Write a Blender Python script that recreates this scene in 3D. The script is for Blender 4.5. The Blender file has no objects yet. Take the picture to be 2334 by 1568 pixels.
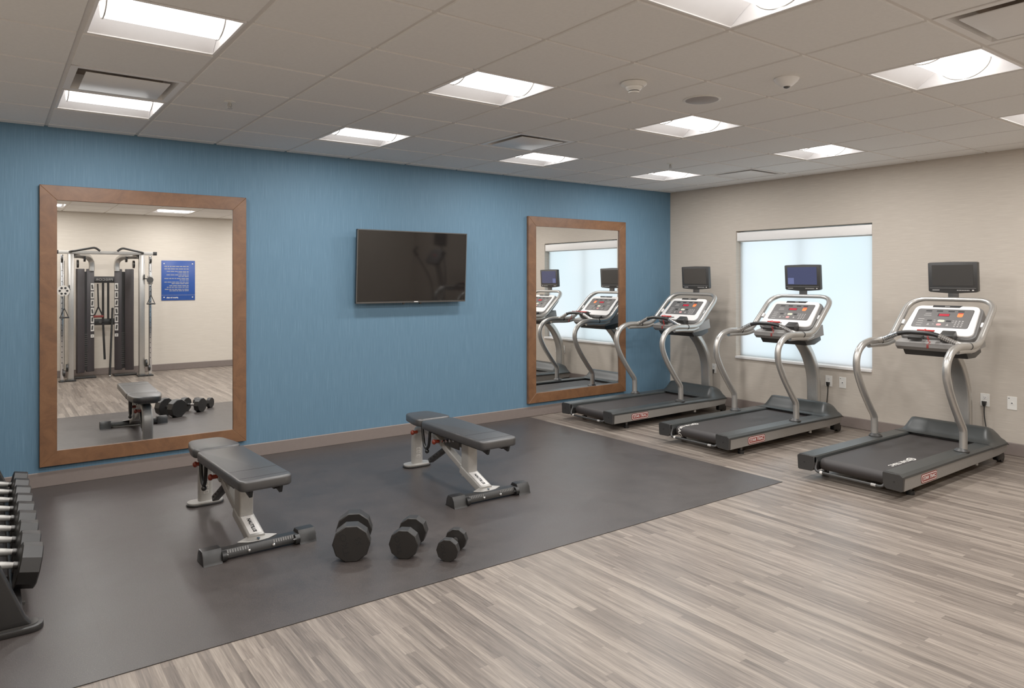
import bpy, bmesh, math, random
from mathutils import Vector, Matrix, Euler
random.seed(7)
PI = math.pi
scene = bpy.context.scene
col = scene.collection
V = Vector

# ------------------------------------------------------------------ helpers
def lin(c):
    return tuple((x / 12.92 if x <= .04045 else ((x + .055) / 1.055) ** 2.4) for x in c)

def rgb(r, g, b):
    return lin((r / 255, g / 255, b / 255)) + (1,)

class N:
    """small node-tree helper"""
    def __init__(s, name):
        s.m = bpy.data.materials.new(name); s.m.use_nodes = True
        s.nt = s.m.node_tree
        s.b = s.nt.nodes['Principled BSDF']; s.out = s.nt.nodes['Material Output']
    def n(s, t, **kw):
        x = s.nt.nodes.new(t)
        for k, v in kw.items():
            if k in x.inputs: x.inputs[k].default_value = v
            else: setattr(x, k, v)
        return x
    def l(s, a, b): s.nt.links.new(a, b)
    def math(s, op, a, b=None, c=None):
        x = s.n('ShaderNodeMath', operation=op)
        for i, v in enumerate((a, b, c)):
            if v is None: continue
            if isinstance(v, (int, float)): x.inputs[i].default_value = v
            else: s.l(v, x.inputs[i])
        return x.outputs[0]
    def ramp(s, fac, stops):
        r = s.n('ShaderNodeValToRGB'); e = r.color_ramp.elements
        while len(e) < len(stops): e.new(.5)
        for k, (p, c) in enumerate(stops): e[k].position = p; e[k].color = c
        s.l(fac, r.inputs[0]); return r.outputs[0]
    def mix(s, fac, a, b, mode='MIX'):
        x = s.n('ShaderNodeMix', data_type='RGBA', blend_type=mode)
        for i, v in ((0, fac), (6, a), (7, b)):
            if isinstance(v, (int, float, tuple)): x.inputs[i].default_value = v
            else: s.l(v, x.inputs[i])
        return x.outputs[2]

def mat(name, c, rough=.5, metal=0., var=.06, scale=30., bump=0., spec=.5, emit=None, es=0., coat=0., stretch=(1, 1, 1), bscale=None):
    """principled material with a little procedural variation in tone, optional fine bump"""
    k = N(name); b = k.b
    b.inputs['Roughness'].default_value = rough; b.inputs['Metallic'].default_value = metal
    b.inputs['Specular IOR Level'].default_value = spec
    if coat: b.inputs['Coat Weight'].default_value = coat; b.inputs['Coat Roughness'].default_value = .1
    tc = k.n('ShaderNodeTexCoord'); mp = k.n('ShaderNodeMapping'); mp.inputs['Scale'].default_value = stretch
    k.l(tc.outputs['Object'], mp.inputs['Vector'])
    nz = k.n('ShaderNodeTexNoise', Scale=scale, Detail=3.0); k.l(mp.outputs[0], nz.inputs['Vector'])
    lo = tuple(x * (1 - var) for x in c[:3]) + (1,); hi = tuple(min(1, x * (1 + var)) for x in c[:3]) + (1,)
    k.l(k.ramp(nz.outputs[0], [(.3, lo), (.7, hi)]), b.inputs['Base Color'])
    if bump:
        bn = k.n('ShaderNodeBump', Strength=bump, Distance=.002)
        src = nz
        if bscale:
            src = k.n('ShaderNodeTexNoise', Scale=bscale, Detail=2.0); k.l(mp.outputs[0], src.inputs['Vector'])
        k.l(src.outputs[0], bn.inputs['Height']); k.l(bn.outputs[0], b.inputs['Normal'])
    if emit:
        b.inputs['Emission Color'].default_value = emit; b.inputs['Emission Strength'].default_value = es
    return k.m

def fr(o, x, y):
    x = V(x).normalized(); y = V(y); z = x.cross(y).normalized(); y = z.cross(x)
    m = Matrix((x, y, z)).transposed().to_4x4(); m.translation = V(o); return m

def rrect(w, h, r, n=5):
    r = min(r, w / 2 - 1e-5, h / 2 - 1e-5); p = []
    for cx, cy, a in ((w/2-r, h/2-r, 0), (-w/2+r, h/2-r, 90), (-w/2+r, -h/2+r, 180), (w/2-r, -h/2+r, 270)):
        for i in range(n + 1):
            t = math.radians(a + 90 * i / n); p.append((cx + r * math.cos(t), cy + r * math.sin(t)))
    return p

def ngon(n, r, rot=0): return [(r * math.cos(rot + 2*PI*i/n), r * math.sin(rot + 2*PI*i/n)) for i in range(n)]

def catmull(P, k=6, closed=False):
    P = [V(p) for p in P]; out = []; n = len(P)
    for i in range(n if closed else n - 1):
        if closed: p0, p1, p2, p3 = P[i-1], P[i], P[(i+1) % n], P[(i+2) % n]
        else:
            p1, p2 = P[i], P[i+1]; p0 = P[i-1] if i else p1 * 2 - p2; p3 = P[i+2] if i + 2 < n else p2 * 2 - p1
        for j in range(k):
            t = j / k
            out.append(.5 * ((2*p1) + (p2-p0)*t + (2*p0-5*p1+4*p2-p3)*t*t + (3*p1-p0-3*p2+p3)*t**3))
    if not closed: out.append(P[-1])
    return out

def fillet(P, r, n=5, closed=False):
    P = [V(p) for p in P]; out = []; m = len(P)
    for i in range(m):
        if not closed and i in (0, m - 1): out.append(P[i]); continue
        a, b, c = P[i-1], P[i], P[(i+1) % m]
        d1, d2 = (a - b), (c - b); l = min(r, d1.length * .49, d2.length * .49)
        p, q = b + d1.normalized() * l, b + d2.normalized() * l
        for j in range(n + 1):
            t = j / n; out.append((1-t)**2 * p + 2*t*(1-t) * b + t*t * q)
    return out

class MB:
    """collects shapes and links them as ONE mesh object"""
    def __init__(s): s.bm = bmesh.new(); s.mats = []
    def mi(s, m):
        if m not in s.mats: s.mats.append(m)
        return s.mats.index(m)
    def add(s, t, m, M=None):
        if M is not None: t.transform(M)
        k = s.mi(m)
        for f in t.faces: f.material_index = k
        me = bpy.data.meshes.new('tmp'); t.to_mesh(me); t.free()
        s.bm.from_mesh(me); bpy.data.meshes.remove(me); return s
    def box(s, c, size, m, rot=None, bev=0., seg=2, M=None):
        t = bmesh.new(); bmesh.ops.create_cube(t, size=1)
        bmesh.ops.scale(t, vec=V(size), verts=t.verts)
        if bev: bmesh.ops.bevel(t, geom=t.edges[:], offset=min(bev, min(size) * .49), segments=seg, profile=.5, affect='EDGES')
        X = Matrix.Translation(V(c))
        if rot is not None: X = X @ (rot if isinstance(rot, Matrix) else Euler(rot).to_matrix().to_4x4())
        return s.add(t, m, (M @ X) if M is not None else X)
    def prism(s, pts, d, m, M=None, bev=0., seg=2):
        t = bmesh.new(); vs = [t.verts.new((p[0], p[1], 0)) for p in pts]; f = t.faces.new(vs)
        if f.normal.z > 0 or True:
            f.normal_update()
            if f.normal.z > 0: f.normal_flip()
        r = bmesh.ops.extrude_face_region(t, geom=[f]); up = [e for e in r['geom'] if isinstance(e, bmesh.types.BMVert)]
        bmesh.ops.translate(t, vec=(0, 0, d), verts=up)
        if bev:
            es = [e for e in t.edges if abs(e.verts[0].co.z - e.verts[1].co.z) < 1e-7]
            bmesh.ops.bevel(t, geom=es, offset=bev, segments=seg, profile=.5, affect='EDGES')
        bmesh.ops.recalc_face_normals(t, faces=t.faces)
        return s.add(t, m, M)
    def cyl(s, a, b, r, m, n=16, r2=None, cap=True, M=None):
        a, b = V(a), V(b); d = b - a
        t = bmesh.new(); bmesh.ops.create_cone(t, cap_ends=cap, segments=n, radius1=r, radius2=r if r2 is None else r2, depth=d.length)
        X = Matrix.Translation((a + b) / 2) @ d.to_track_quat('Z', 'Y').to_matrix().to_4x4()
        return s.add(t, m, (M @ X) if M is not None else X)
    def sph(s, c, r, m, sc=(1, 1, 1), n=12, M=None):
        t = bmesh.new(); bmesh.ops.create_uvsphere(t, u_segments=n, v_segments=max(6, n // 2), radius=r)
        X = Matrix.Translation(V(c)) @ Matrix.Diagonal(V(sc).to_4d())
        X[3][3] = 1
        return s.add(t, m, (M @ X) if M is not None else X)
    def lathe(s, prof, m, M=None, n=24):
        t = bmesh.new(); rings = []
        for r, z in prof:
            rings.append([t.verts.new((max(r, 1e-5) * math.cos(2*PI*i/n), max(r, 1e-5) * math.sin(2*PI*i/n), z)) for i in range(n)])
        for a, b in zip(rings, rings[1:]):
            for i in range(n): t.faces.new((a[i], a[(i+1) % n], b[(i+1) % n], b[i]))
        t.faces.new(rings[0][::-1]); t.faces.new(rings[-1])
        bmesh.ops.recalc_face_normals(t, faces=t.faces)
        return s.add(t, m, M)
    def tube(s, P, r, m, n=12, closed=False, sec=None, up=None, M=None, rs=None):
        """sweep a circle (or section outline sec) along P"""
        P = [V(p) for p in P]; k = len(P); T = []
        for i in range(k):
            a = P[i-1] if (i or closed) else P[i]; b = P[(i+1) % k] if (i < k-1 or closed) else P[i]
            T.append((b - a).normalized())
        u = V(up) if up is not None else (V((0, 0, 1)) if abs(T[0].z) < .9 else V((1, 0, 0)))
        u = (u - T[0] * u.dot(T[0])).normalized(); t = bmesh.new(); rings = []
        outl = sec or ngon(n, r)
        for i in range(k):
            if i and up is None:
                u = (u - T[i] * u.dot(T[i])).normalized()
            elif up is not None: u = V(up); u = (u - T[i] * u.dot(T[i])).normalized()
            w = T[i].cross(u); q = rs[i] if rs else 1.
            rings.append([t.verts.new(P[i] + u * (p[0] * q) + w * (p[1] * q)) for p in outl])
        L = len(outl)
        for i in range(k if closed else k - 1):
            a, b = rings[i], rings[(i+1) % k]
            for j in range(L): t.faces.new((a[j], a[(j+1) % L], b[(j+1) % L], b[j]))
        if not closed: t.faces.new(rings[0][::-1]); t.faces.new(rings[-1])
        bmesh.ops.recalc_face_normals(t, faces=t.faces)
        return s.add(t, m, M)
    def grid(s, f, nu, nv, m, M=None):
        t = bmesh.new(); g = [[t.verts.new(f(i / nu, j / nv)) for j in range(nv + 1)] for i in range(nu + 1)]
        for i in range(nu):
            for j in range(nv): t.faces.new((g[i][j], g[i+1][j], g[i+1][j+1], g[i][j+1]))
        bmesh.ops.recalc_face_normals(t, faces=t.faces)
        return s.add(t, m, M)
    def quad(s, a, b, c, d, m):
        t = bmesh.new(); t.faces.new([t.verts.new(V(p)) for p in (a, b, c, d)]); return s.add(t, m)
    def text(s, txt, size, m, M, ext=.0006, f=None, bold=0., sx=1.):
        cu = bpy.data.curves.new('t', 'FONT'); cu.body = txt; cu.size = size; cu.extrude = ext; cu.align_x = 'CENTER'; cu.align_y = 'CENTER'
        cu.offset = bold; cu.resolution_u = 3
        o = bpy.data.objects.new('t', cu); col.objects.link(o)
        dg = bpy.context.evaluated_depsgraph_get(); dg.update()
        me = bpy.data.meshes.new_from_object(o.evaluated_get(dg)); bpy.data.objects.remove(o); bpy.data.curves.remove(cu)
        t = bmesh.new(); t.from_mesh(me); bpy.data.meshes.remove(me)
        if sx != 1.: bmesh.ops.scale(t, vec=(sx, 1, 1), verts=t.verts)
        if f:
            for v in t.verts: v.co = f(v.co)
        return s.add(t, m, M)
    def build(s, name, parent=None, label=None, smooth=32):
        me = bpy.data.meshes.new(name); s.bm.to_mesh(me); s.bm.free()
        for m in s.mats: me.materials.append(m)
        if smooth:
            me.polygons.foreach_set('use_smooth', [True] * len(me.polygons)); me.set_sharp_from_angle(angle=math.radians(smooth))
        o = bpy.data.objects.new(name, me); col.objects.link(o)
        if parent: o.parent = parent
        if label: o['label'] = label
        return o

def tag(o, label, cat, group=None):
    o['label'] = label; o['category'] = cat
    if group: o['group'] = group
    return o
def thing(name, label, cat, loc=(0, 0, 0), rz=0., group=None):
    o = bpy.data.objects.new(name, None); col.objects.link(o); o.location = loc; o.rotation_euler = (0, 0, rz)
    o.empty_display_size = .1
    return tag(o, label, cat, group)
def copy_tree(o, loc=None, rz=None, label=None, parent=None):
    c = o.copy(); col.objects.link(c); c.parent = parent
    if loc is not None: c.location = loc
    if rz is not None: c.rotation_euler = (0, 0, rz)
    if label: c['label'] = label
    for ch in list(o.children): copy_tree(ch, parent=c)
    return c
def struct(o): o['kind'] = 'structure'; return o

# ------------------------------------------------------------------ dimensions
H = 2.738; T = .6096; GX = -7.035; GY = -.721
XL, YF = -8.1, -7.42
CAM = V((-7.3768, -6.453, 1.58))

# ------------------------------------------------------------------ materials
def wall_mat(name, c, vertical, contrast, colour2):
    k = N(name); k.b.inputs['Roughness'].default_value = .62; k.b.inputs['Specular IOR Level'].default_value = .25
    tc = k.n('ShaderNodeTexCoord'); mp = k.n('ShaderNodeMapping')
    mp.inputs['Scale'].default_value = (230, 230, 4) if vertical else (6, 6, 170)
    k.l(tc.outputs['Object'], mp.inputs['Vector'])
    nz = k.n('ShaderNodeTexNoise', Scale=1.0, Detail=3.0, Roughness=.65); k.l(mp.outputs[0], nz.inputs['Vector'])
    n2 = k.n('ShaderNodeTexNoise', Scale=1.3, Detail=2.0); k.l(tc.outputs['Object'], n2.inputs['Vector'])
    a = k.ramp(nz.outputs[0], [(.30, tuple(x * (1 - contrast) for x in c[:3]) + (1,)), (.5, c), (.72, colour2)])
    k.l(a, k.b.inputs['Base Color'])
    bn = k.n('ShaderNodeBump', Strength=.25, Distance=.0015); k.l(nz.outputs[0], bn.inputs['Height']); k.l(bn.outputs[0], k.b.inputs['Normal'])
    return k.m

def floor_mat():
    k = N('wood_plank'); b = k.b
    tc = k.n('ShaderNodeTexCoord'); sp = k.n('ShaderNodeSeparateXYZ'); k.l(tc.outputs['Object'], sp.inputs[0])
    w, ln = .047, .80
    fx = k.math('DIVIDE', sp.outputs[0], w); ix = k.math('FLOOR', fx)
    wn = k.n('ShaderNodeTexWhiteNoise', noise_dimensions='1D'); k.l(ix, wn.inputs['W'])
    fy = k.math('ADD', k.math('DIVIDE', sp.outputs[1], ln), k.math('MULTIPLY', wn.outputs['Value'], 7.31)); iy = k.math('FLOOR', fy)
    cv = k.n('ShaderNodeCombineXYZ'); k.l(ix, cv.inputs[0]); k.l(iy, cv.inputs[1])
    w2 = k.n('ShaderNodeTexWhiteNoise', noise_dimensions='2D'); k.l(cv.outputs[0], w2.inputs['Vector'])
    # grain: long streaks, shifted per strip
    gv = k.n('ShaderNodeCombineXYZ')
    k.l(k.math('MULTIPLY', sp.outputs[0], 50.), gv.inputs[0]); k.l(k.math('MULTIPLY', sp.outputs[1], 1.9), gv.inputs[1])
    k.l(k.math('MULTIPLY', w2.outputs['Value'], 40.), gv.inputs[2])
    g = k.n('ShaderNodeTexNoise', Scale=1.0, Detail=5.0, Roughness=.62, Distortion=.9); k.l(gv.outputs[0], g.inputs['Vector'])
    gv2 = k.n('ShaderNodeCombineXYZ')
    k.l(k.math('MULTIPLY', sp.outputs[0], 220.), gv2.inputs[0]); k.l(k.math('MULTIPLY', sp.outputs[1], 9.), gv2.inputs[1])
    g2 = k.n('ShaderNodeTexNoise', Scale=1.0, Detail=2.0); k.l(gv2.outputs[0], g2.inputs['Vector'])
    val = k.math('ADD', k.math('MULTIPLY', w2.outputs['Value'], .25), k.math('ADD', k.math('MULTIPLY', g.outputs[0], .80), k.math('MULTIPLY', g2.outputs[0], .36)))
    c = k.ramp(k.math('MULTIPLY', val, .72), [(.33, rgb(82, 73, 66)), (.43, rgb(102, 92, 84)), (.54, rgb(124, 113, 103)), (.67, rgb(152, 140, 128))])
    # thin joints
    ex = k.math('ABSOLUTE', k.math('SUBTRACT', k.math('FRACT', fx), .5)); ey = k.math('ABSOLUTE', k.math('SUBTRACT', k.math('FRACT', fy), .5))
    j = k.math('MAXIMUM', k.math('GREATER_THAN', ex, .485), k.math('GREATER_THAN', ey, .4985))
    c = k.mix(k.math('MULTIPLY', j, .22), c, rgb(90, 78, 68)); k.l(c, b.inputs['Base Color'])
    k.l(k.math('ADD', k.math('MULTIPLY', g.outputs[0], .16), .29), b.inputs['Roughness'])
    bn = k.n('ShaderNodeBump', Strength=.12, Distance=.001); k.l(g2.outputs[0], bn.inputs['Height']); k.l(bn.outputs[0], b.inputs['Normal'])
    b.inputs['Specular IOR Level'].default_value = .42
    return k.m

def rubber_mat():
    k = N('rubber_tile'); b = k.b
    tc = k.n('ShaderNodeTexCoord'); sp = k.n('ShaderNodeSeparateXYZ'); k.l(tc.outputs['Object'], sp.inputs[0])
    n1 = k.n('ShaderNodeTexNoise', Scale=260., Detail=2.0); k.l(tc.outputs['Object'], n1.inputs['Vector'])
    n2 = k.n('ShaderNodeTexNoise', Scale=2.6, Detail=8.0, Roughness=.75); k.l(tc.outputs['Object'], n2.inputs['Vector'])
    c = k.ramp(n2.outputs[0], [(.32, rgb(39, 35, 34)), (.68, rgb(56, 50, 48))])
    c = k.mix(k.ramp(n1.outputs[0], [(.54, (0, 0, 0, 1)), (.68, (1, 1, 1, 1))]), c, rgb(84, 76, 72))
    # tile seams
    fx = k.math('FRACT', k.math('DIVIDE', k.math('ADD', sp.outputs[0], 2.41), .9144)); fy = k.math('FRACT', k.math('DIVIDE', k.math('ADD', sp.outputs[1], 3.24), .9144))
    e = k.math('MAXIMUM', k.math('GREATER_THAN', k.math('ABSOLUTE', k.math('SUBTRACT', fx, .5)), .4985), k.math('GREATER_THAN', k.math('ABSOLUTE', k.math('SUBTRACT', fy, .5)), .4985))
    c = k.mix(k.math('MULTIPLY', e, .35), c, rgb(30, 28, 28)); k.l(c, b.inputs['Base Color'])
    b.inputs['Specular IOR Level'].default_value = .5
    k.l(k.ramp(n2.outputs[0], [(.3, (.36,) * 3 + (1,)), (.7, (.46,) * 3 + (1,))]), b.inputs['Roughness'])
    bn = k.n('ShaderNodeBump', Strength=.25, Distance=.001); k.l(n1.outputs[0], bn.inputs['Height']); k.l(bn.outputs[0], b.inputs['Normal'])
    return k.m

def wood_frame_mat():
    k = N('stained_wood'); b = k.b; tc = k.n('ShaderNodeTexCoord')
    mp = k.n('ShaderNodeMapping'); mp.inputs['Scale'].default_value = (5, 5, 5); k.l(tc.outputs['Object'], mp.inputs[0])
    n = k.n('ShaderNodeTexNoise', Scale=1., Detail=7., Roughness=.7, Distortion=1.2); k.l(mp.outputs[0], n.inputs['Vector'])
    k.l(k.ramp(n.outputs[0], [(.3, rgb(84, 53, 32)), (.5, rgb(106, 69, 42)), (.75, rgb(122, 83, 53))]), b.inputs['Base Color'])
    b.inputs['Roughness'].default_value = .42
    return k.m

M_ = {}
M_['blue'] = wall_mat('blue_wallcovering', rgb(83, 116, 140), True, .10, rgb(96, 130, 154))
M_['beige'] = wall_mat('beige_wallcovering', rgb(187, 176, 163), False, .06, rgb(197, 187, 174))
M_['beige_lit'] = wall_mat('beige_wallcovering_lit', rgb(214, 204, 190), False, .05, rgb(222, 213, 200))  # beige lightened for the front wall; stronger light there is put into the colour
M_['floor'] = floor_mat(); M_['rubber'] = rubber_mat(); M_['wood'] = wood_frame_mat()
M_['tile'] = mat('ceiling_tile', rgb(240, 238, 235), .9, 0, .02, 60, .3, .1, bscale=420)
M_['tee'] = mat('ceiling_tee', rgb(222, 217, 212), .6, 0, .02)
M_['base'] = mat('baseboard_vinyl', rgb(116, 104, 98), .5, 0, .03)
M_['white'] = mat('white_enamel', rgb(236, 233, 230), .4, 0, .01)
M_['offwhite'] = mat('ivory_plastic', rgb(232, 229, 222), .45, 0, .01)
M_['reflector'] = mat('reflector_white', rgb(240, 238, 238), .5, 0, .01)
M_['silver'] = mat('silver_paint', rgb(190, 187, 182), .3, .8, .03, 60)
M_['panel'] = mat('brushed_grey_panel', rgb(140, 136, 131), .38, .4, .03, 40)
M_['silver2'] = mat('light_silver_paint', rgb(176, 173, 168), .38, .35, .03, 60)
M_['chrome'] = mat('chrome', rgb(225, 225, 225), .16, 1., .02)
M_['gunmetal'] = mat('gunmetal', rgb(84, 82, 80), .35, .7, .04)
M_['cover'] = mat('grey_green_plastic', rgb(43, 46, 46), .38, 0, .04, 14, .1, bscale=300)
M_['dkplastic'] = mat('dark_grey_plastic', rgb(39, 38, 37), .42, 0, .04, 20)
M_['console'] = mat('console_grey_plastic', rgb(98, 96, 94), .45, 0, .04, 20)
M_['black'] = mat('black_plastic', rgb(14, 14, 14), .4, 0, .1, 20)
M_['satin'] = mat('black_satin_paint', rgb(17, 16, 16), .4, 0, .08, 20)
M_['belt'] = mat('belt_fabric', rgb(35, 30, 29), .6, 0, .05, 8, .15, bscale=500)
M_['vinyl'] = mat('black_vinyl', rgb(46, 45, 45), .38, 0, .05, 6, .1, spec=.85, bscale=350)
M_['urethane'] = mat('black_urethane', rgb(22, 20, 19), .45, 0, .05, 20)
M_['engrave'] = mat('engraved_black', rgb(6, 5, 5), .6, 0, .05)
M_['red'] = mat('red_plastic', rgb(196, 42, 38), .35, 0, .05)
M_['dkred'] = mat('dark_red', rgb(120, 30, 26), .5, 0, .05)
M_['knob'] = mat('rust_red_knob', rgb(132, 44, 24), .4, 0, .05)
M_['badge'] = mat('badge_red', rgb(128, 44, 38), .4, 0, .03)
M_['print'] = mat('white_print', rgb(226, 222, 216), .6, 0, .01)
M_['dimprint'] = mat('grey_print', rgb(160, 157, 154), .6, 0, .01)
M_['tray'] = mat('tray_grey_plastic', rgb(140, 137, 134), .45, 0, .03, 20)  # paler than the console plastic, to offset shade on the tray's front
M_['overlay'] = mat('console_overlay', rgb(88, 85, 84), .4, 0, .03)
M_['led'] = mat('red_display', rgb(150, 20, 36), .3, 0, .02, emit=rgb(190, 22, 44), es=.35)
M_['orange'] = mat('orange_key', rgb(235, 120, 60), .4, 0, .2, 120, emit=rgb(240, 110, 50), es=.25)
M_['greenbtn'] = mat('pale_start_button', rgb(222, 222, 196), .4, 0, .02)
M_['pinkbtn'] = mat('pink_stop_button', rgb(208, 140, 138), .4, 0, .02)
M_['tvglass'] = mat('screen_glass', rgb(16, 14, 14), .05, 0, .05, 2, spec=.45)
M_['tvdark'] = mat('small_screen_dark', rgb(50, 48, 46), .25, 0, .03, 3)
M_['tvblue'] = mat('small_screen_blue', rgb(42, 45, 66), .25, 0, .03, 3, emit=rgb(66, 70, 108), es=.35)
M_['tvblue2'] = mat('small_screen_blue_box', rgb(72, 80, 120), .25, 0, .03, 3, emit=rgb(84, 90, 132), es=.5)
M_['mirror'] = mat('mirror_silver', (.93, .93, .92, 1), .0, 1., 0.)
M_['signblue'] = mat('sign_blue', rgb(32, 70, 150), .35, 0, .04)
M_['logoblue'] = mat('logo_blue', rgb(90, 100, 150), .4, 0, .04)
M_['shroud'] = mat('shroud_plum_grey', rgb(48, 43, 46), .4, 0, .05, 10)
M_['dark'] = mat('dark_void', rgb(150, 136, 124), .8, 0, .1)
M_['sprk'] = mat('speaker_mesh', rgb(158, 151, 147), .6, 0, .12, 400)
M_['web'] = mat('nylon_web', rgb(20, 19, 20), .8, 0, .08, 200)
M_['diffuser'] = mat('light_diffuser', rgb(255, 255, 255), .5, 0, 0., emit=(1., .97, .94, 1), es=3.2)
def pane_mat():
    k = N('frosted_film'); tr = k.n('ShaderNodeBsdfTranslucent', Color=(.90, .93, .94, 1)); gl = k.n('ShaderNodeBsdfGlossy', Color=(1, 1, 1, 1), Roughness=.25)
    nz = k.n('ShaderNodeTexNoise', Scale=.8, Detail=1.); tc = k.n('ShaderNodeTexCoord'); k.l(tc.outputs['Object'], nz.inputs['Vector'])
    k.l(k.ramp(nz.outputs[0], [(.3, (.86, .92, .94, 1)), (.7, (.94, .95, .96, 1))]), tr.inputs[0])
    mx = k.n('ShaderNodeMixShader'); mx.inputs[0].default_value = .05
    k.l(tr.outputs[0], mx.inputs[1]); k.l(gl.outputs[0], mx.inputs[2]); k.l(mx.outputs[0], k.out.inputs[0]); return k.m
M_['pane'] = pane_mat()

# ------------------------------------------------------------------ room shell
def room():
    m = MB(); m.box((XL/2, YF/2, -.05), (-XL + .4, -YF + .4, .1), M_['floor']); struct(m.build('floor', smooth=0))
    m = MB(); m.box(((XL - 2.41)/2, -3.24/2, .002), (-2.41 - XL, 3.24, .004), M_['rubber']); struct(m.build('rubber_floor', smooth=0))
    m = MB(); m.box((XL/2, .1, 1.45), (-XL + .4, .2, 3.1), M_['blue']); struct(m.build('wall_back', smooth=0))
    m = MB(); m.box((XL/2, YF - .1, 1.45), (-XL + .4, .2, 3.1), M_['beige_lit']); struct(m.build('wall_front', smooth=0))
    m = MB(); m.box((XL - .1, YF/2, 1.45), (.2, -YF, 3.1), M_['beige']); struct(m.build('wall_left', smooth=0))
    # right wall with window opening
    y0, y1, z0, z1 = -2.716, -1.045, .617, 2.165
    m = MB()
    m.box((.1, (y1)/2, 1.45), (.2, -y1, 3.1), M_['beige'])
    m.box((.1, (y0 + YF)/2, 1.45), (.2, y0 - YF, 3.1), M_['beige'])
    m.box((.1, (y0 + y1)/2, (z0 - .1)/2), (.2, y1 - y0, z0 + .1), M_['beige'])
    m.box((.1, (y0 + y1)/2, (z1 + 3.)/2), (.2, y1 - y0, 3. - z1), M_['beige'])
    struct(m.build('wall_right', smooth=0))
    # window: frame, mullion, frosted pane, sill
    w = bpy.data.objects.new('window_1', None); col.objects.link(w); struct(w); w.location = (0, (y0+y1)/2, z0)
    W = y1 - y0; HH = z1 - z0
    m = MB()
    for s in (-1, 1): m.box((.125, s * (W/2 - .02), HH/2), (.05, .04, HH), M_['white'])
    for z in (.02, HH - .02): m.box((.125, 0, z), (.05, W, .04), M_['white'])
    m.box((.18, .03, HH/2), (.04, .05, HH), M_['white'])
    m.build('window_frame', w, smooth=0)
    m = MB(); m.box((.085, 0, HH/2), (.006, W - .01, HH - .01), M_['pane']); m.build('frosted_pane', w, smooth=0)
    m = MB(); m.box((.04, 0, .008), (.12, W - .002, .028), M_['white'], bev=.003); m.build('window_sill', w)
    # roller shade head box
    t = thing('roller_shade', 'rolled-up white roller shade in its headbox across the window top', 'window shade', (.045, (y0+y1)/2, z1 - .1))
    m = MB(); m.box((0, 0, .03), (.075, W - .012, .105), M_['white'], bev=.006); m.build('headbox', t)
    m = MB(); m.cyl((.01, -W/2 + .03, -.026), (.01, W/2 - .03, -.026), .009, M_['offwhite'], 10); m.build('hem_bar', t)
    # baseboards
    bb = [('baseboard_back', (XL/2, -.006, .0575), (-XL, .012, .115)), ('baseboard_front', (XL/2, YF + .006, .0575), (-XL, .012, .115)),
          ('baseboard_right', (-.006, YF/2, .0575), (.012, -YF - .03, .115)), ('baseboard_left', (XL + .006, YF/2, .0575), (.012, -YF - .03, .115))]
    for n, c, s in bb:
        m = MB(); m.box(c, s, M_['base'], bev=.006, seg=1); struct(m.build(n))
room()

# ------------------------------------------------------------------ ceiling
LIGHTS = [(i, j) for i in (0, 3, 6, 9) for j in (0, 3, 6, 9)]
VENTS = [(0, 1), (5, 1), (10, 1), (5, 7)]
def ceiling():
    m = MB(); g = MB(); ra = .013
    for i in range(-2, 12):
        for j in range(-2, 11):
            x0, x1 = GX + i*T, GX + (i+1)*T; y1, y0 = GY - j*T, GY - (j+1)*T
            a, b, c, d = max(x0 + ra, XL), min(x1 - ra, 0), max(y0 + ra, YF), min(y1 - ra, 0)
            if b - a < .02 or d - c < .02: continue
            if (i, j) in LIGHTS or (i, j) in VENTS: continue
            m.box(((a+b)/2, (c+d)/2, H + .006), (b - a, d - c, .012), M_['tile'])
    c = struct(m.build('ceiling', smooth=0))
    for i in range(-1, 12):
        x = GX + i*T
        if XL < x < 0: g.box((x, YF/2, H + .012), (.03, -YF, .008), M_['tee'])
    for j in range(-1, 11):
        y = GY - j*T
        if YF < y < 0: g.box((XL/2, y, H + .0122), (-XL, .03, .008), M_['tee'])
    struct(g.build('trim_1', smooth=0))
    m = MB(); m.box((XL/2, YF/2, H + .28), (-XL + .4, -YF + .4, .02), M_['dark']); struct(m.build('ceiling_deck', smooth=0))
ceiling()

def cell(i, j): return (GX + (i + .5)*T, GY - (j + .5)*T, H)

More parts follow.
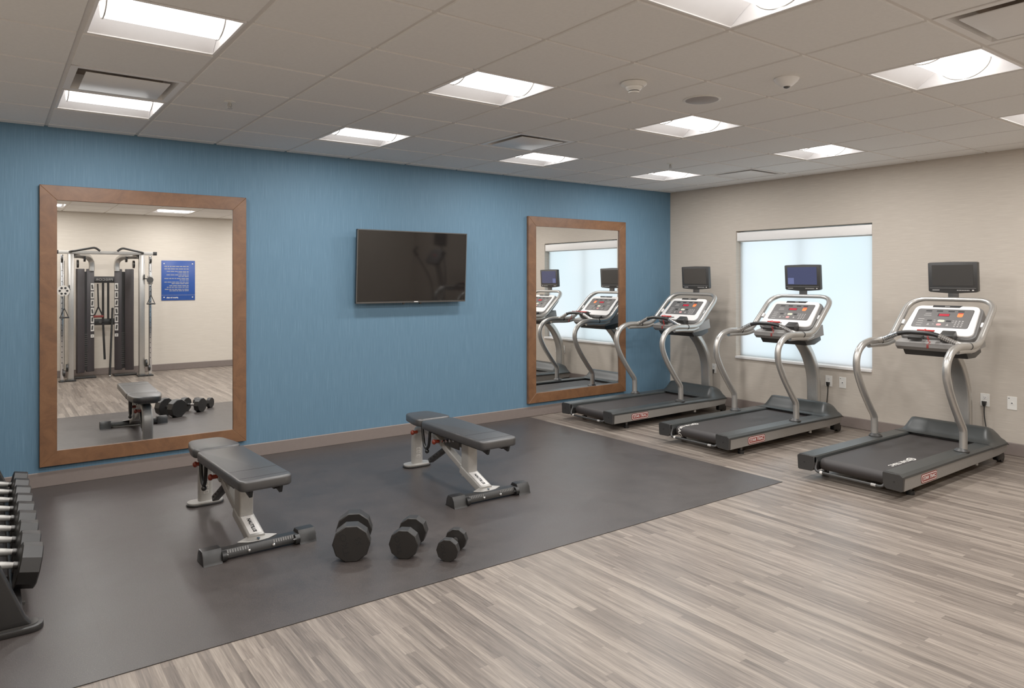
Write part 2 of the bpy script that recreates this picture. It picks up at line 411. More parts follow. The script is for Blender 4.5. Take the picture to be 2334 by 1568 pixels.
def make_light():
    t = thing('ceiling_light', '', 'ceiling light', (0, 0, 0)); a = T/2 - .014
    m = MB()  # housing: end plates, lip and top
    for s in (-1, 1):
        m.box((s * (a - .004), 0, .06), (.008, 2*a, .11), M_['reflector'])
        m.box((s * (a - .006), 0, .004), (.012, 2*a, .006), M_['white'])
        m.box((0, s * (a - .006), .004), (2*a, .012, .006), M_['white'])
    m.box((0, 0, .118), (2*a, 2*a, .006), M_['white'])
    m.build('housing', t, smooth=0)
    for s in (-1, 1):  # curved reflectors either side of the lamp basket
        m = MB()
        def f(u, v, s=s):
            y = a - .012 - u * (a - .012 - .10); z = .006 + .092 * math.sin(u * PI/2)
            return V(((v - .5) * 2 * (a - .01), s * y, z))
        m.grid(f, 10, 1, M_['reflector']); m.build('reflector', t, smooth=60)
    m = MB()
    def f(u, v):
        th = PI * (u - .5) * 1.06; return V(((v - .5) * 2 * (a - .05), .128 * math.sin(th), .1 - .098 * math.cos(th)))
    m.grid(f, 16, 1, M_['diffuser']); m.build('diffuser', t, smooth=60)
    for s in (-1, 1):  # curved end brackets
        m = MB(); P = [(s * (a - .048), .136 * math.sin(PI*(k/16 - .5)), .1 - .1 * math.cos(PI*(k/16 - .5))) for k in range(17)]
        m.tube(P, .004, M_['silver2'], 6); m.build('end_bracket', t)
    la = bpy.data.lights.new('troffer_lamp', 'AREA'); la.shape = 'RECTANGLE'; la.size = .46; la.size_y = .15; la.energy = 20.; la.color = (1., .975, .945)
    lo = bpy.data.objects.new('troffer_lamp', la); col.objects.link(lo); lo.parent = t; lo.location = (0, 0, -.0005)
    return t
NAMES = {(0, 0): 'square recessed light nearest the large mirror, just off the blue wall', (0, 3): 'square recessed light above the dumbbell corner, beyond the air vent by the large mirror',
         (3, 0): 'square recessed light close to the blue wall, above the television', (3, 3): 'square recessed light in the middle of the ceiling, two tiles from the smoke detector',
         (6, 0): 'square recessed light by the blue wall with an air vent directly behind it', (9, 0): 'square recessed light by the room corner above the small mirror',
         (6, 3): 'square recessed light touching the corner of the round speaker tile', (9, 3): 'square recessed light above the treadmills, in front of the window',
         (3, 6): 'square recessed light cut by the top edge of the photo, right of centre', (6, 6): 'square recessed light beside the large air vent at the top right',
         (9, 6): 'square recessed light cut by the right edge of the photo, high above the nearest treadmill',
         (3, 9): 'ceiling light reflected along the top of the large mirror, above the blue sign', (0, 9): 'ceiling light reflected in the upper left corner of the large mirror'}
L0 = make_light()
for k, (i, j) in enumerate(LIGHTS):
    lb = NAMES.get((i, j), 'square recessed light out of the photo, over the %s' % {(0, 6): 'camera', (6, 9): 'back wall beyond the blue sign', (9, 9): 'back corner behind the elliptical machine'}.get((i, j)))
    o = L0 if k == 0 else copy_tree(L0)
    o.location = cell(i, j); o['label'] = lb; o['group'] = 'recessed ceiling lights'

def make_vent():
    t = thing('air_vent', '', 'air vent'); a = T/2 - .012; m = MB()
    for s in (-1, 1):
        m.box((s * (a - .018), 0, .004), (.036, 2*a, .006), M_['white']); m.box((0, s * (a - .018), .004), (2*a, .036, .006), M_['white'])
    def side(s, ax):
        q = a - .036
        pts = [(s*q, -q, .004), (s*q, q, .004), (s*(q-.02), q-.02, .09), (s*(q-.02), -q+.02, .09)]
        m.quad(*[p if ax == 0 else (p[1], p[0], p[2]) for p in pts], M_['white'])
    for s in (-1, 1): side(s, 0); side(s, 1)
    m.box((0, 0, .095), (2*a, 2*a, .006), M_['dark']); m.build('frame', t, smooth=0)
    m = MB(); m.box((0, 0, -.004), (.432, .432, .006), M_['white'], bev=.002); m.build('face_plate', t)
    return t
vl = ['square white air vent between the two lights in front of the large mirror', 'square white air vent behind the light above the television',
      'square white air vent beside the light above the window treadmill, near the corner', 'large square white air vent at the top right corner of the photo']
v0 = make_vent()
for k, c in enumerate(VENTS):
    o = v0 if k == 0 else copy_tree(v0)
    o.location = cell(*c); o['label'] = vl[k]; o['group'] = 'ceiling air vents'

def ceiling_bits():
    F = Matrix.Scale(-1, 4, (0, 0, 1))
    t = thing('smoke_detector', 'stepped white smoke detector with a dark sensor slot on the ceiling', 'smoke detector', (-4.317, -3.498, H))
    m = MB(); m.lathe([(.062, 0), (.075, .004), (.076, .014), (.062, .026), (.058, .028)], M_['offwhite'], F); m.build('base', t)
    m = MB(); m.lathe([(.05, .024), (.046, .038), (.036, .046), (.034, .05)], M_['offwhite'], F)
    m.lathe([(.031, .049), (.031, .056)], M_['engrave'], F); m.lathe([(.034, .055), (.03, .062), (.012, .064)], M_['offwhite'], F); m.build('sensor_head', t)
    t = thing('smoke_detector', 'plain white conical detector with a small dark tip on the ceiling', 'smoke detector', (-3.674, -4.084, H))
    m = MB(); m.lathe([(.066, 0), (.07, .006), (.062, .02), (.04, .04), (.024, .05)], M_['white'], F); m.build('base', t)
    m = MB(); m.lathe([(.02, .048), (.016, .056), (.006, .06)], M_['gunmetal'], F); m.build('sensor_tip', t)
    t = thing('ceiling_speaker', 'round grey mesh speaker set flush in a ceiling tile', 'speaker', (-3.671, -3.476, H))
    m = MB(); m.lathe([(.118, 0), (.12, .003), (.112, .005)], M_['offwhite'], F, 40); m.build('trim_ring', t)
    m = MB(); m.lathe([(.111, .003), (.1, .0065), (.001, .008)], M_['sprk'], F, 40); m.build('grille', t)
    for k, (x, y, lb) in enumerate([(-6.113, -1.613, 'small brass-grey sprinkler head in the ceiling above the large mirror'), (-1.867, -1.634, 'small sprinkler head in the ceiling near the far corner')]):
        t = thing('ceiling_sprinkler', lb, 'sprinkler', (x, y, H), group='sprinkler heads')
        m = MB(); m.lathe([(.036, 0), (.036, .003), (.02, .006)], M_['offwhite'], F, 20); m.build('escutcheon', t)
        m = MB(); m.cyl((0, 0, -.004), (0, 0, -.03), .008, M_['silver2'], 10)
        for s in (-1, 1): m.tube([(s*.008, 0, -.012), (s*.014, 0, -.025), (s*.004, 0, -.042)], .003, M_['silver2'], 6)
        m.lathe([(.018, .042), (.018, .045)], M_['silver2'], F, 14); m.build('nozzle', t)
ceiling_bits()

# ------------------------------------------------------------------ mirrors and television on the blue wall
def mirror(label, x0, x1, z0, z1, rx, rz=0.):
    t = thing('wall_mirror', label, 'mirror', ((x0+x1)/2, 0, z0)); w, h, fw, th = x1 - x0, z1 - z0, .112, .036
    m = MB()  # four mitred boards
    out = [(-w/2, 0), (w/2, 0), (w/2, h), (-w/2, h)]; inn = [(-w/2+fw, fw), (w/2-fw, fw), (w/2-fw, h-fw), (-w/2+fw, h-fw)]
    Mx = fr((0, -.004, 0), (1, 0, 0), (0, 0, 1))   # local z -> -y
    for k in range(4):
        a, b, c, d = out[k], out[(k+1) % 4], inn[(k+1) % 4], inn[k]
        m.prism([a, b, c, d], th, M_['wood'], Mx, bev=.002, seg=1)
    m.build('frame', t)
    m = MB(); m.box((0, 0, 0), (w - 2*fw + .02, .006, h - 2*fw + .02), M_['mirror']); g = m.build('glass', t, smooth=0)
    g.location = (0, -.024, h/2); g.rotation_euler = (rx, 0, rz)
mirror('large wood framed mirror beside the dumbbell rack on the blue wall', -7.077, -5.563, .160, 2.292, -.0027)
mirror('narrower wood framed mirror behind the far treadmill on the blue wall', -2.436, -.879, .157, 2.297, -.0013, .0025)

def television():
    t = thing('wall_television', 'large black flat television mounted on the blue wall between the mirrors', 'television', (-3.943, -.0, 1.70))
    tl = math.radians(3.0)
    R = Matrix.Translation((0, -.105, 0)) @ Matrix.Rotation(tl, 4, 'X')
    W, h = 1.235, .715
    m = MB(); m.box((0, .012, 0), (W, .03, h), M_['black'], bev=.004, M=R); m.box((0, .045, -.05), (.7, .05, .4), M_['black'], bev=.01, M=R)
    for x in (-.1, .09): m.box((x, .012, -h/2 - .008), (.02, .014, .016), M_['black'], M=R)
    e = .009
    for s in (-1, 1): m.box((s * (W/2 - e/2), -.006, 0), (e, .008, h), M_['gunmetal'], M=R)
    m.box((0, -.006, h/2 - e/2), (W, .008, e), M_['gunmetal'], M=R); m.box((0, -.006, -h/2 + .008), (W, .009, .016), M_['gunmetal'], M=R)
    m.box((.03, -.0115, -h/2 + .009), (.045, .002, .008), M_['print'], M=R)
    m.build('bezel', t)
    m = MB(); m.box((0, -.0045, .004), (W - 2*e, .003, h - .03), M_['tvglass'], M=R); m.build('screen', t, smooth=0)
    m = MB(); m.box((0, -.03, 0), (.4, .06, .25), M_['black']); m.build('wall_bracket', t)
television()

# ------------------------------------------------------------------ treadmills
def tmx(x): return x + 1.2     # measured world x -> local x
def belt_pt(s, lift=.0008):
    """arc length s along the belt from the roller top (s>0 forward, s<0 round the roller)"""
    xr, zr, R = tmx(-2.085), .126, .046
    if s >= 0: return V((xr + s, 0, zr + R + lift)), V((0, 0, 1))
    a = -s / R; n = V((-math.sin(a), 0, math.cos(a))); return V((xr, 0, zr)) + n * (R + lift), n

def treadmill(label, loc, screen, belt_text, flip):
    t = thing('treadmill', label, 'treadmill', loc, group='treadmills'); X = tmx
    for s in (-1, 1):
        m = MB()   # silver side panel with badge
        pts = [(X(-2.178), .078), (X(-.52), .092), (X(-.36), .105), (X(-.335), .15), (X(-.335), .168), (X(-2.178), .168)]
        m.prism(pts, .03, M_['panel'], fr((0, s * .402 if s < 0 else .402 - .03 + .03, 0), (1, 0, 0), (0, 0, 1)) if s > 0 else fr((0, -.372, 0), (1, 0, 0), (0, 0, 1)), bev=.003, seg=1)
        if s < 0:
            B = fr((X(-1.80), -.4028, .124), (1, 0, 0), (0, 0, 1))
            m.prism(rrect(.255, .066, .022), .0012, M_['badge'], B); B2 = B @ Matrix.Translation((0, 0, .0013))
            m.prism(rrect(.240, .053, .018), .0006, M_['print'], B2); m.prism(rrect(.230, .043, .014), .0006, M_['badge'], B2 @ Matrix.Translation((0, 0, .0007)))
            m.text('STAR TRAC', .035, M_['print'], B2 @ Matrix.Translation((0, 0, .0018)), sx=1.12)
        m.build('side_panel', t, 'silver side panel' if s > 0 else 'silver side panel with a red badge')
        m = MB()   # grey foot rail with chamfered outer edge
        sec = [(.262, .150), (.262, .190), (.270, .200), (.385, .2), (.406, .184), (.406, .168), (.395, .160)]
        P = [(X(-2.205), 0, 0), (X(-1.2), 0, 0), (X(-.60), 0, -.006)]
        m.tube(P, 1, M_['cover'], sec=[(z, -s * y) for y, z in sec], up=(0, 0, 1)); m.build('foot_rail', t)
        m = MB()   # rear end cap
        oc = [(.262, .192), (.262, .125), (.272, .092), (.29, .080), (.392, .076), (.402, .082), (.408, .182), (.385, .2), (.270, .2)]
        m.prism([(s * y, z) for y, z in oc], .03, M_['dkplastic'], fr((X(-2.177), 0, 0), (0, 1, 0), (0, 0, 1)) @ Matrix.Translation((0, 0, 0)) @ Matrix.Scale(-1, 4, (0, 0, 1)), bev=.004, seg=1)
        m.cyl((X(-2.2085), s * .345, .14), (X(-2.2), s * .345, .14), .006, M_['engrave'], 10); m.build('end_cap', t)
        m = MB()
        m.cyl((X(-1.93), s * .33, 0), (X(-1.93), s * .33, .03), .028, M_['black'], 14); m.cyl((X(-1.93), s * .33, .02), (X(-1.93), s * .33, .1), .012, M_['gunmetal'], 10)
        m.build('levelling_foot', t)
        m = MB(); m.cyl((X(-.86), s * .36, .055), (X(-.86), s * .36, .1), .014, M_['silver2'], 10); m.build('levelling_bolt', t)
        m = MB(); m.box((X(-.37), s * .345, .06), (.12, .05, .07), M_['black'], bev=.01); m.cyl((X(-.33), s * .325, .04), (X(-.33), s * .365, .04), .04, M_['black'], 18); m.build('transport_wheel', t)
    # under frame
    m = MB(); m.box((X(-1.2), 0, .105), (1.7, .62, .05), M_['black'])
    for s in (-1, 1): m.box((X(-1.265), s * .30, .135), (1.81, .07, .1), M_['black'])
    m.box((X(-2.03), 0, .115), (.06, .58, .06), M_['black'])
    m.box((X(-.27), 0, .11), (.24, .26, .06), M_['black'], bev=.01); m.build('under_frame', t)
    # belt round the rear roller, with its lettering
    m = MB(); prof = [(X(-.62), .172)] + [(belt_pt(-k * .046 * PI / 10, 0)[0].x, belt_pt(-k * .046 * PI / 10, 0)[0].z) for k in range(11)] + [(X(-.62), .08), (X(-.62), .084)]
    prof += [(belt_pt(-k * .046 * PI / 10, -.004)[0].x, belt_pt(-k * .046 * PI / 10, -.004)[0].z) for k in range(10, -1, -1)] + [(X(-.62), .168)]
    m.prism([(p[0], p[1]) for p in prof], .51, M_['belt'], fr((0, .255, 0), (1, 0, 0), (0, 0, 1)))
    s0, yy, size = belt_text
    def fm(co):
        p, n = belt_pt(s0 - co.x * flip); return p + V((0, yy - co.y * flip, 0)) + n * (co.z + .0005)
    m.text('STAR TRAC', size, M_['print'], None, f=fm, bold=.0006, sx=1.15)
    L = -size * 3.62
    def fm2(co):
        p, n = belt_pt(s0 - (co.x + L) * flip); return p + V((0, yy - co.y * flip, 0)) + n * (co.z + .0005)
    tt = bmesh.new(); ro, ri = size * .62, size * .44
    vo = [tt.verts.new((ro * 1.25 * math.cos(q * PI/8), ro * math.sin(q * PI/8), 0)) for q in range(16)]; vi = [tt.verts.new((ri * 1.25 * math.cos(q * PI/8), ri * math.sin(q * PI/8), 0)) for q in range(16)]
    for q in range(16): tt.faces.new((vo[q], vo[(q+1) % 16], vi[(q+1) % 16], vi[q]))
    st = [tt.verts.new(((.4 if q % 2 else .16) * size * math.cos(PI/2 + q * PI/5), (.4 if q % 2 else .16) * size * math.sin(PI/2 + q * PI/5), 0)) for q in range(10)]; tt.faces.new(st)
    for v in tt.verts: v.co = fm2(v.co)
    m.add(tt, M_['print']); m.build('running_belt', t)
    m = MB(); m.cyl((X(-2.085), -.262, .126), (X(-2.085), .262, .126), .041, M_['gunmetal'], 20); m.build('rear_roller', t)
    m = MB(); P = fillet([(X(-2.16), .268, .165), (X(-2.205), .262, .085), (X(-2.205), -.262, .085), (X(-2.16), -.268, .12)], .05, 6)
    m.tube(P, .010, M_['dkplastic'], 10); m.cyl((X(-2.205), .215, .085), (X(-2.205), .195, .085), .0108, M_['print'], 10); m.cyl((X(-2.205), -.215, .085), (X(-2.205), -.18, .085), .0108, M_['dimprint'], 10)
    m.build('rear_guard_bar', t)
    # motor cover: hump across the front
    def hump(u, v):
        x = X(-.665) + u * .345; xx = u * .345; y = -.408 + v * .816
        if xx < .04: hx = 0
        elif xx < .18: q = (xx - .04) / .14; hx = q*q*(3-2*q)
        else: hx = 1 - .55 * ((xx - .18) / .165) ** 1.6
        e = (.408 - abs(y)) / .408
        ey = max(0., min(1., (e - .06) / .20)); ey = ey*ey*(3-2*ey)
        z = .197 + .113 * hx * ey
        if abs(y) > .385: z -= (abs(y) - .385) * .9
        if u > .93: z -= (u - .93) * .35
        return V((x, y, z))
    m = MB(); m.grid(hump, 26, 34, M_['cover'])
    for s in (-1, 1): m.grid(lambda u, v, s=s: V((hump(u, 0 if s < 0 else 1).x, s * .408, .160 + v * (hump(u, 0).z - .160))), 26, 1, M_['cover'])
    m.grid(lambda u, v: V((X(-.32), -.408 + u * .816, .160 + v * (hump(1, u).z - .160))), 34, 1, M_['cover'])
    m.box((X(-.625), 0, .183), (.012, .52, .016), M_['black'])
    bmesh.ops.remove_doubles(m.bm, verts=m.bm.verts[:], dist=1e-5)
    m.build('motor_cover', t, smooth=50)
    # uprights
    U = [(-1.095, .19), (-1.095, .33), (-1.108, .385), (-1.175, .465), (-1.30, .63), (-1.378, .765), (-1.40, .86), (-1.375, .945), (-1.30, 1.008), (-1.19, 1.037), (-1.09, 1.038), (-.985, 1.033)]
    for s in (-1, 1):
        m = MB(); m.tube(catmull([(X(a), s * .355, z) for a, z in U], 5), .029, M_['silver'], 16); m.build('upright', t)
        m = MB(); m.lathe([(.055, .0), (.055, .01), (.042, .022), (.034, .03)], M_['dkplastic'], Matrix.Translation((X(-1.095), s * .345, .196)), 20); m.build('collar', t)
        m = MB(); m.cyl((X(-.992), s * .355, 1.0333), (X(-.98), s * .355, 1.0328), .0315, M_['black'], 16); m.build('joint_ring', t)
    # loop rail around the console
    c4 = [(-.985, .355, 1.033), (-.80, .358, 1.036), (-.425, .352, 1.39), (-.425, -.352, 1.39), (-.80, -.358, 1.036), (-.985, -.355, 1.033)]
    full = fillet(c4, .135, 9)
    m = MB(); Lq = [V((X(q.x), q.y, q.z + .012 * max(0, 1 - (q.y / .3) ** 2) * (q.z > 1.3))) for q in full]; Lq = [p for k, p in enumerate(Lq)]; m.tube(Lq, .027, M_['silver'], 16, rs=[.74 + .26 * min(1, max(0, (abs(q.y) - .24) / .1)) for q in Lq]); m.build('console_rail', t)
    # second tube under the joint
    for s in (-1, 1):
        m = MB(); m.tube(catmull([(X(-1.2), s * .352, 1.0), (X(-1.08), s * .352, 1.0), (X(-.9), s * .352, .997), (X(-.78), s * .34, 1.02)], 5), .02, M_['silver'], 12); m.build('lower_rail', t)
    # grip bar
    m = MB(); G = [(-1.06, .345, 1.035), (-1.06, .285, 1.058), (-1.075, .13, 1.128), (-1.075, -.13, 1.128), (-1.06, -.285, 1.058), (-1.06, -.345, 1.035)]
    Gp = fillet([(X(a), b, c) for a, b, c in G], .09, 6); m.tube(Gp, .019, M_['black'], 12); m.build('grip_bar', t, 'black padded grip bar')
    for s in (-1, 1):
        m = MB(); a, b = V((X(-1.0605), s * .285, 1.058)), V((X(-1.072), s * .165, 1.112)); m.cyl(a, b, .0205, M_['chrome'], 14)
        d = (b - a).normalized()
        for k in range(7): m.cyl(a + d * (.012 + .016*k), a + d * (.016 + .016*k), .0213, M_['gunmetal'], 14)
        m.build('heart_rate_grip', t)
        m = MB(); m.tube([(X(-1.0), s * .362, 1.04), (X(-1.03), s * .35, 1.04), (X(-1.06), s * .325, 1.045), (X(-1.0605), s * .29, 1.056)], .024, M_['silver'], 12); m.build('grip_mount', t)
    # console: face plane from (x -.75, z 1.105) up to (x -.5, z 1.34)
    B0, B1 = V((X(-.75), 0, 1.105)), V((X(-.5), 0, 1.34)); up = (B1 - B0).normalized(); hgt = (B1 - B0).length
    F = fr((B0 + B1) / 2, (0, -1, 0), up)       # local x -> -y (to the photo's right), y up the face, z towards the user
    def trap(wb, wt, y0, y1, r):
        p = fillet([(-wb, y0, 0), (wb, y0, 0), (wt, y1, 0), (-wt, y1, 0)], r, 5, True); return [(q.x, q.y) for q in p]
    m = MB(); m.prism(trap(.315, .285, -hgt/2 - .03, hgt/2 + .012, .07), .085, M_['console'], F @ Matrix.Translation((0, 0, -.105)), bev=.015)
    m.build('console_shell', t)
    m = MB(); f = M_
    m.prism(trap(.292, .262, -hgt/2 - .012, hgt/2, .055), .022, f['white'], F @ Matrix.Translation((0, 0, -.022)), bev=.006)
    A = lambda x, y, z=0.: F @ Matrix.Translation((x, y, z))
    def bar(x, y, w, h, mm, z=.0006, sk=0.): m.prism([(-w/2, -h/2), (w/2, -h/2), (w/2 + sk, h/2), (-w/2 + sk, h/2)], .0007, mm, A(x, y, z))
    m.prism(trap(.231, .229, -.100, .128, .022), .0008, f['engrave'], A(0, 0, -.0003)); m.prism(trap(.227, .225, -.096, .124, .02), .0008, f['overlay'], A(0, 0, .0002))
    m.prism([(-.12, .150), (.10, .150), (.118, .174), (-.12, .174)], .004, f['engrave'], A(0, 0, -.001)); bar(0, .160, .04, .006, f['dimprint'], .0035)
    for x in (-.135, -.045, .05, .128): bar(x, .102, .05, .015, f['engrave'], .0012)
    bar(.0, .055, .095, .034, f['engrave'], .0011); bar(.003, .055, .083, .027, f['led'], .0019)
    m.prism(rrect(.044, .05, .012), .0008, f['orange'], A(.132, .06, .0012)); bar(.132, .079, .036, .01, f['red'], .0021)
    m.prism(rrect(.056, .026, .012), .0012, f['greenbtn'], A(0, -.018, .0012)); m.prism(rrect(.04, .026, .012), .0012, f['pinkbtn'], A(-.008, -.063, .0012))
    for x in (-.095, .06): bar(x, -.018, .04, .018, f['engrave'], .0012)
    for x in (-.095, .062):
        m.prism([(-.012, -.012), (.012, -.012), (0, .014)], .0008, f['dimprint'], A(x, -.062, .0012))
    for r in range(4):
        for c in range(3): bar(.133 + .026*c - .012, -.014 - .021*r, .013, .011, f['dimprint'], .0012)
    for r in range(4): bar(-.17, .0 - .026*r, .052 - .006*(r % 2), .007, f['dimprint'], .0012)
    for x, y, w in ((-.13, .065, .05), (-.13, .045, .062), (-.055, -.01, .016), (-.052, -.03, .016), (-.055, -.06, .016), (.098, -.012, .016), (.098, -.032, .016)): bar(x, y, w, .006, f['dimprint'], .0012)
    m.build('console_face', t, 'white console face with dark keypad and red display')
    m = MB()   # lip tray below the face and the dark underside
    tr = [(X(-.84), 1.022), (X(-.80), 1.035), (X(-.70), 1.055), (X(-.52), 1.11), (X(-.50), 1.00), (X(-.80), .955), (X(-.835), .985)]
    m.prism(tr, .60, M_['tray'], fr((0, .30, 0), (1, 0, 0), (0, 0, 1)), bev=.006)
    tr2 = [(X(-.80), .972), (X(-.50), 1.02), (X(-.48), .945), (X(-.6), .905), (X(-.745), .905)]
    m.prism(tr2, .52, M_['dkplastic'], fr((0, .26, 0), (1, 0, 0), (0, 0, 1)), bev=.012)
    m.build('console_tray', t, 'grey tray lip with dark underside')
    m = MB(); m.box((X(-.79), -.12, 1.088), (.09, .11, .07), M_['dkplastic'], rot=(0, -.5, 0), bev=.008); m.build('cup_holder', t)
    m = MB(); m.box((X(-.80), .14, 1.068), (.06, .12, .03), M_['dkplastic'], rot=(0, -.4, 0), bev=.006); m.build('reading_ledge', t)
    for s in (-1, 1):
        m = MB(); m.box((X(-.63), s * .325, 1.185), (.03, .03, .05), M_['white'], rot=(0, .75, 0), bev=.006); m.build('rail_clip', t, 'small white clip')
    # pylon
    Py = [(-.185, .06), (-.185, .30), (-.195, .50), (-.235, .64), (-.32, .785), (-.43, .90), (-.52, .975)]
    m = MB(); P = catmull([(X(a), 0, z) for a, z in Py], 6); sec = rrect(.075, .135, .02)
    m.tube(P, 1, M_['silver'], sec=sec, up=(0, 1, 0) if False else None); m.build('pylon', t)
    # television on a post
    m = MB(); m.box((X(-.39), 0, 1.44), (.02, .085, .12), M_['gunmetal'], bev=.004); m.build('television_post', t)
    R = Matrix.Translation((X(-.40), 0, 1.594)) @ Matrix.Rotation(math.radians(-4), 4, 'Y') @ fr((0, 0, 0), (0, -1, 0), (0, 0, 1))
    w, h = .408, .268
    ol = [(-w/2, h/2 - .004), (-w/2 + .012, h/2 + .002), (0, h/2 + .006), (w/2 - .012, h/2 + .002), (w/2, h/2 - .004), (w/2, -h/2 + .012), (w/2 - .014, -h/2 + .002), (.05, -h/2 - .008), (-.05, -h/2 - .008), (-w/2 + .014, -h/2 + .002), (-w/2, -h/2 + .012)]
    m = MB(); m.prism(ol, .045, M_['dkplastic'], R @ Matrix.Translation((0, 0, -.03)), bev=.004); m.box((0, -.02, -.045), (.2, .15, .03), M_['dkplastic'], bev=.01, M=R)
    m.box((0, -h/2 + .038, .016), (w - .03, .004, .003), M_['console'], M=R)
    for k in range(8): m.box((.04 + .013*k, -h/2 + .019, .0155), (.008, .008, .002), M_['dimprint'], M=R)
    m.box((.165, -h/2 + .02, .0155), (.014, .008, .002), M_['print'], M=R); m.box((-.14, -h/2 + .02, .0155), (.06, .006, .002), M_['dimprint'], M=R)
    m.build('television', t, 'small flat screen in a dark bezel on a post')
    m = MB(); m.box((0, .02, .0155), (.338, .186, .003), screen, M=R)
    if screen is M_['tvblue']: m.box((-.13, -.035, .0175), (.07, .066, .001), M_['tvblue2'], M=R)
    m.build('television_screen', t, 'dim blue screen' if screen is M_['tvblue'] else 'dark switched-off screen', smooth=0)
    # safety lanyard: red clip on the console ledge and a coiled cord over the grip bar
    m = MB(); m.box((X(-.93), .0, 1.140), (.03, .135, .014), M_['red'], bev=.004)
    m.box((X(-.87), .0, 1.125), (.12, .03, .01), M_['dkplastic'])
    P = [(X(-.98 - .09 * min(1, k/30)) + .007 * math.cos(k * 1.3), -.02 - .0012*k + .008 * math.sin(k * 1.3), 1.147 + .008 * math.sin(k * 1.3 + 1) * (k < 46) - max(0, k - 36) * .0044) for k in range(62)]
    m.tube(P, .003, M_['red'], 6); m.box((X(-1.105), -.09, 1.02), (.012, .016, .035), M_['dkred'], bev=.003); m.build('safety_lanyard', t, 'red safety clip with coiled cord')
    return t
treadmill('farthest treadmill in the corner, with a dark screen beside the narrower mirror', (-1.2, -.755, 0), M_['tvdark'], (.135, -.208, .042), 1)
treadmill('middle treadmill in front of the frosted window, with a dim blue screen', (-1.16, -2.155, 0), M_['tvblue'], (.02, .215, .046), 1)
treadmill('nearest treadmill, with a dark screen and white lettering along the belt edge', (-1.2, -3.645, 0), M_['tvdark'], (.32, -.175, .052), 1)

# ------------------------------------------------------------------ outlets, jacks and power cords on the beige wall
def plates():
    Mx = lambda y, z: fr((0, y, z), (0, -1, 0), (0, 0, 1))    # local z -> -x (into the room)
    for k, (y, z, lb) in enumerate([(-.715, .45, 'ivory outlet plate in the wall beside the farthest treadmill'), (-2.245, .468, 'ivory outlet plate under the window frame, beside the middle treadmill'), (-3.755, .468, 'ivory outlet plate behind the nearest treadmill')]):
        t = thing('wall_outlet', lb, 'outlet', (0, y, z), group='wall outlets'); m = MB(); A = Mx(0, 0)
        m.prism(rrect(.076, .118, .004), .005, M_['offwhite'], A, bev=.0015, seg=1); m.build('plate', t)
        m = MB()
        for dz in (.022, -.022):
            m.prism(rrect(.034, .03, .012), .002, M_['white'], A @ Matrix.Translation((0, dz, .005)))
            for dx in (-.007, .007): m.box((dx, dz + .004, .0072), (.003, .009, .001), M_['engrave'], M=A)
            m.box((0, dz - .007, .0072), (.005, .005, .001), M_['engrave'], M=A)
        m.build('receptacle', t)
        t = thing('power_cord', ['thin dark power cord hanging from the outlet beside the farthest treadmill', 'black power cord with a white tag hanging from the outlet beside the middle treadmill', 'black power cord with a white tag hanging from the outlet behind the nearest treadmill'][k], 'power cord', (-.008, y, z - .022), group='treadmill power cords')
        m = MB(); m.prism([(-.018, .012), (.018, .012), (.014, -.02), (.007, -.035), (-.007, -.035), (-.014, -.02)], .026, M_['black'], Mx(0, 0), bev=.003); m.build('plug', t)
        if k == 0: P = [(-.013, 0, -.03), (-.05, .03, -.06), (-.06, .055, -.13), (-.05, .03, -.24), (-.06, -.06, -.36), (-.08, -.07, -z + .03), (-.14, -.03, -z + .03)]
        else: P = [(-.013, 0, -.03), (-.02, -.004, -.12), (-.028, -.02, -.22), (-.05, -.045, -.32), (-.07, -.05, -z + .03), (-.14, .03, -z + .03)]
        if k == 1: P = [(-.013, 0, -.03), (-.018, .002, -.12), (-.022, .008, -.22), (-.026, .012, -.32), (-.03, .014, -z + .012), (-.05, .02, -z + .008)]
        m = MB(); P = catmull(P, 8); m.tube(P, .0055 if k else .004, M_['black'], 8); m.build('cord', t)
        if k:
            i = 20; m = MB(); a, b = P[i-2], P[i+3]; m.cyl(a, b, .010, M_['print'], 10); m.build('tag', t, 'white tag')
    for k, (y, lb) in enumerate([(-2.401, 'ivory data jack plate beside the outlet of the middle treadmill'), (-3.97, 'ivory data jack plate to the right of the outlet behind the nearest treadmill')]):
        t = thing('data_outlet', lb, 'wall jack', (0, y, .468), group='data jack plates'); A = Mx(0, 0); m = MB()
        m.prism(rrect(.076, .118, .004), .005, M_['offwhite'], A, bev=.0015, seg=1); m.box((-.024, .042, .0055), (.012, .006, .001), M_['gunmetal'], M=A); m.build('plate', t)
        m = MB(); m.box((0, 0, .0065), (.02, .02, .003), M_['white'], M=A); m.box((0, 0, .0085), (.011, .009, .001), M_['engrave'], M=A); m.build('jack', t)
plates()

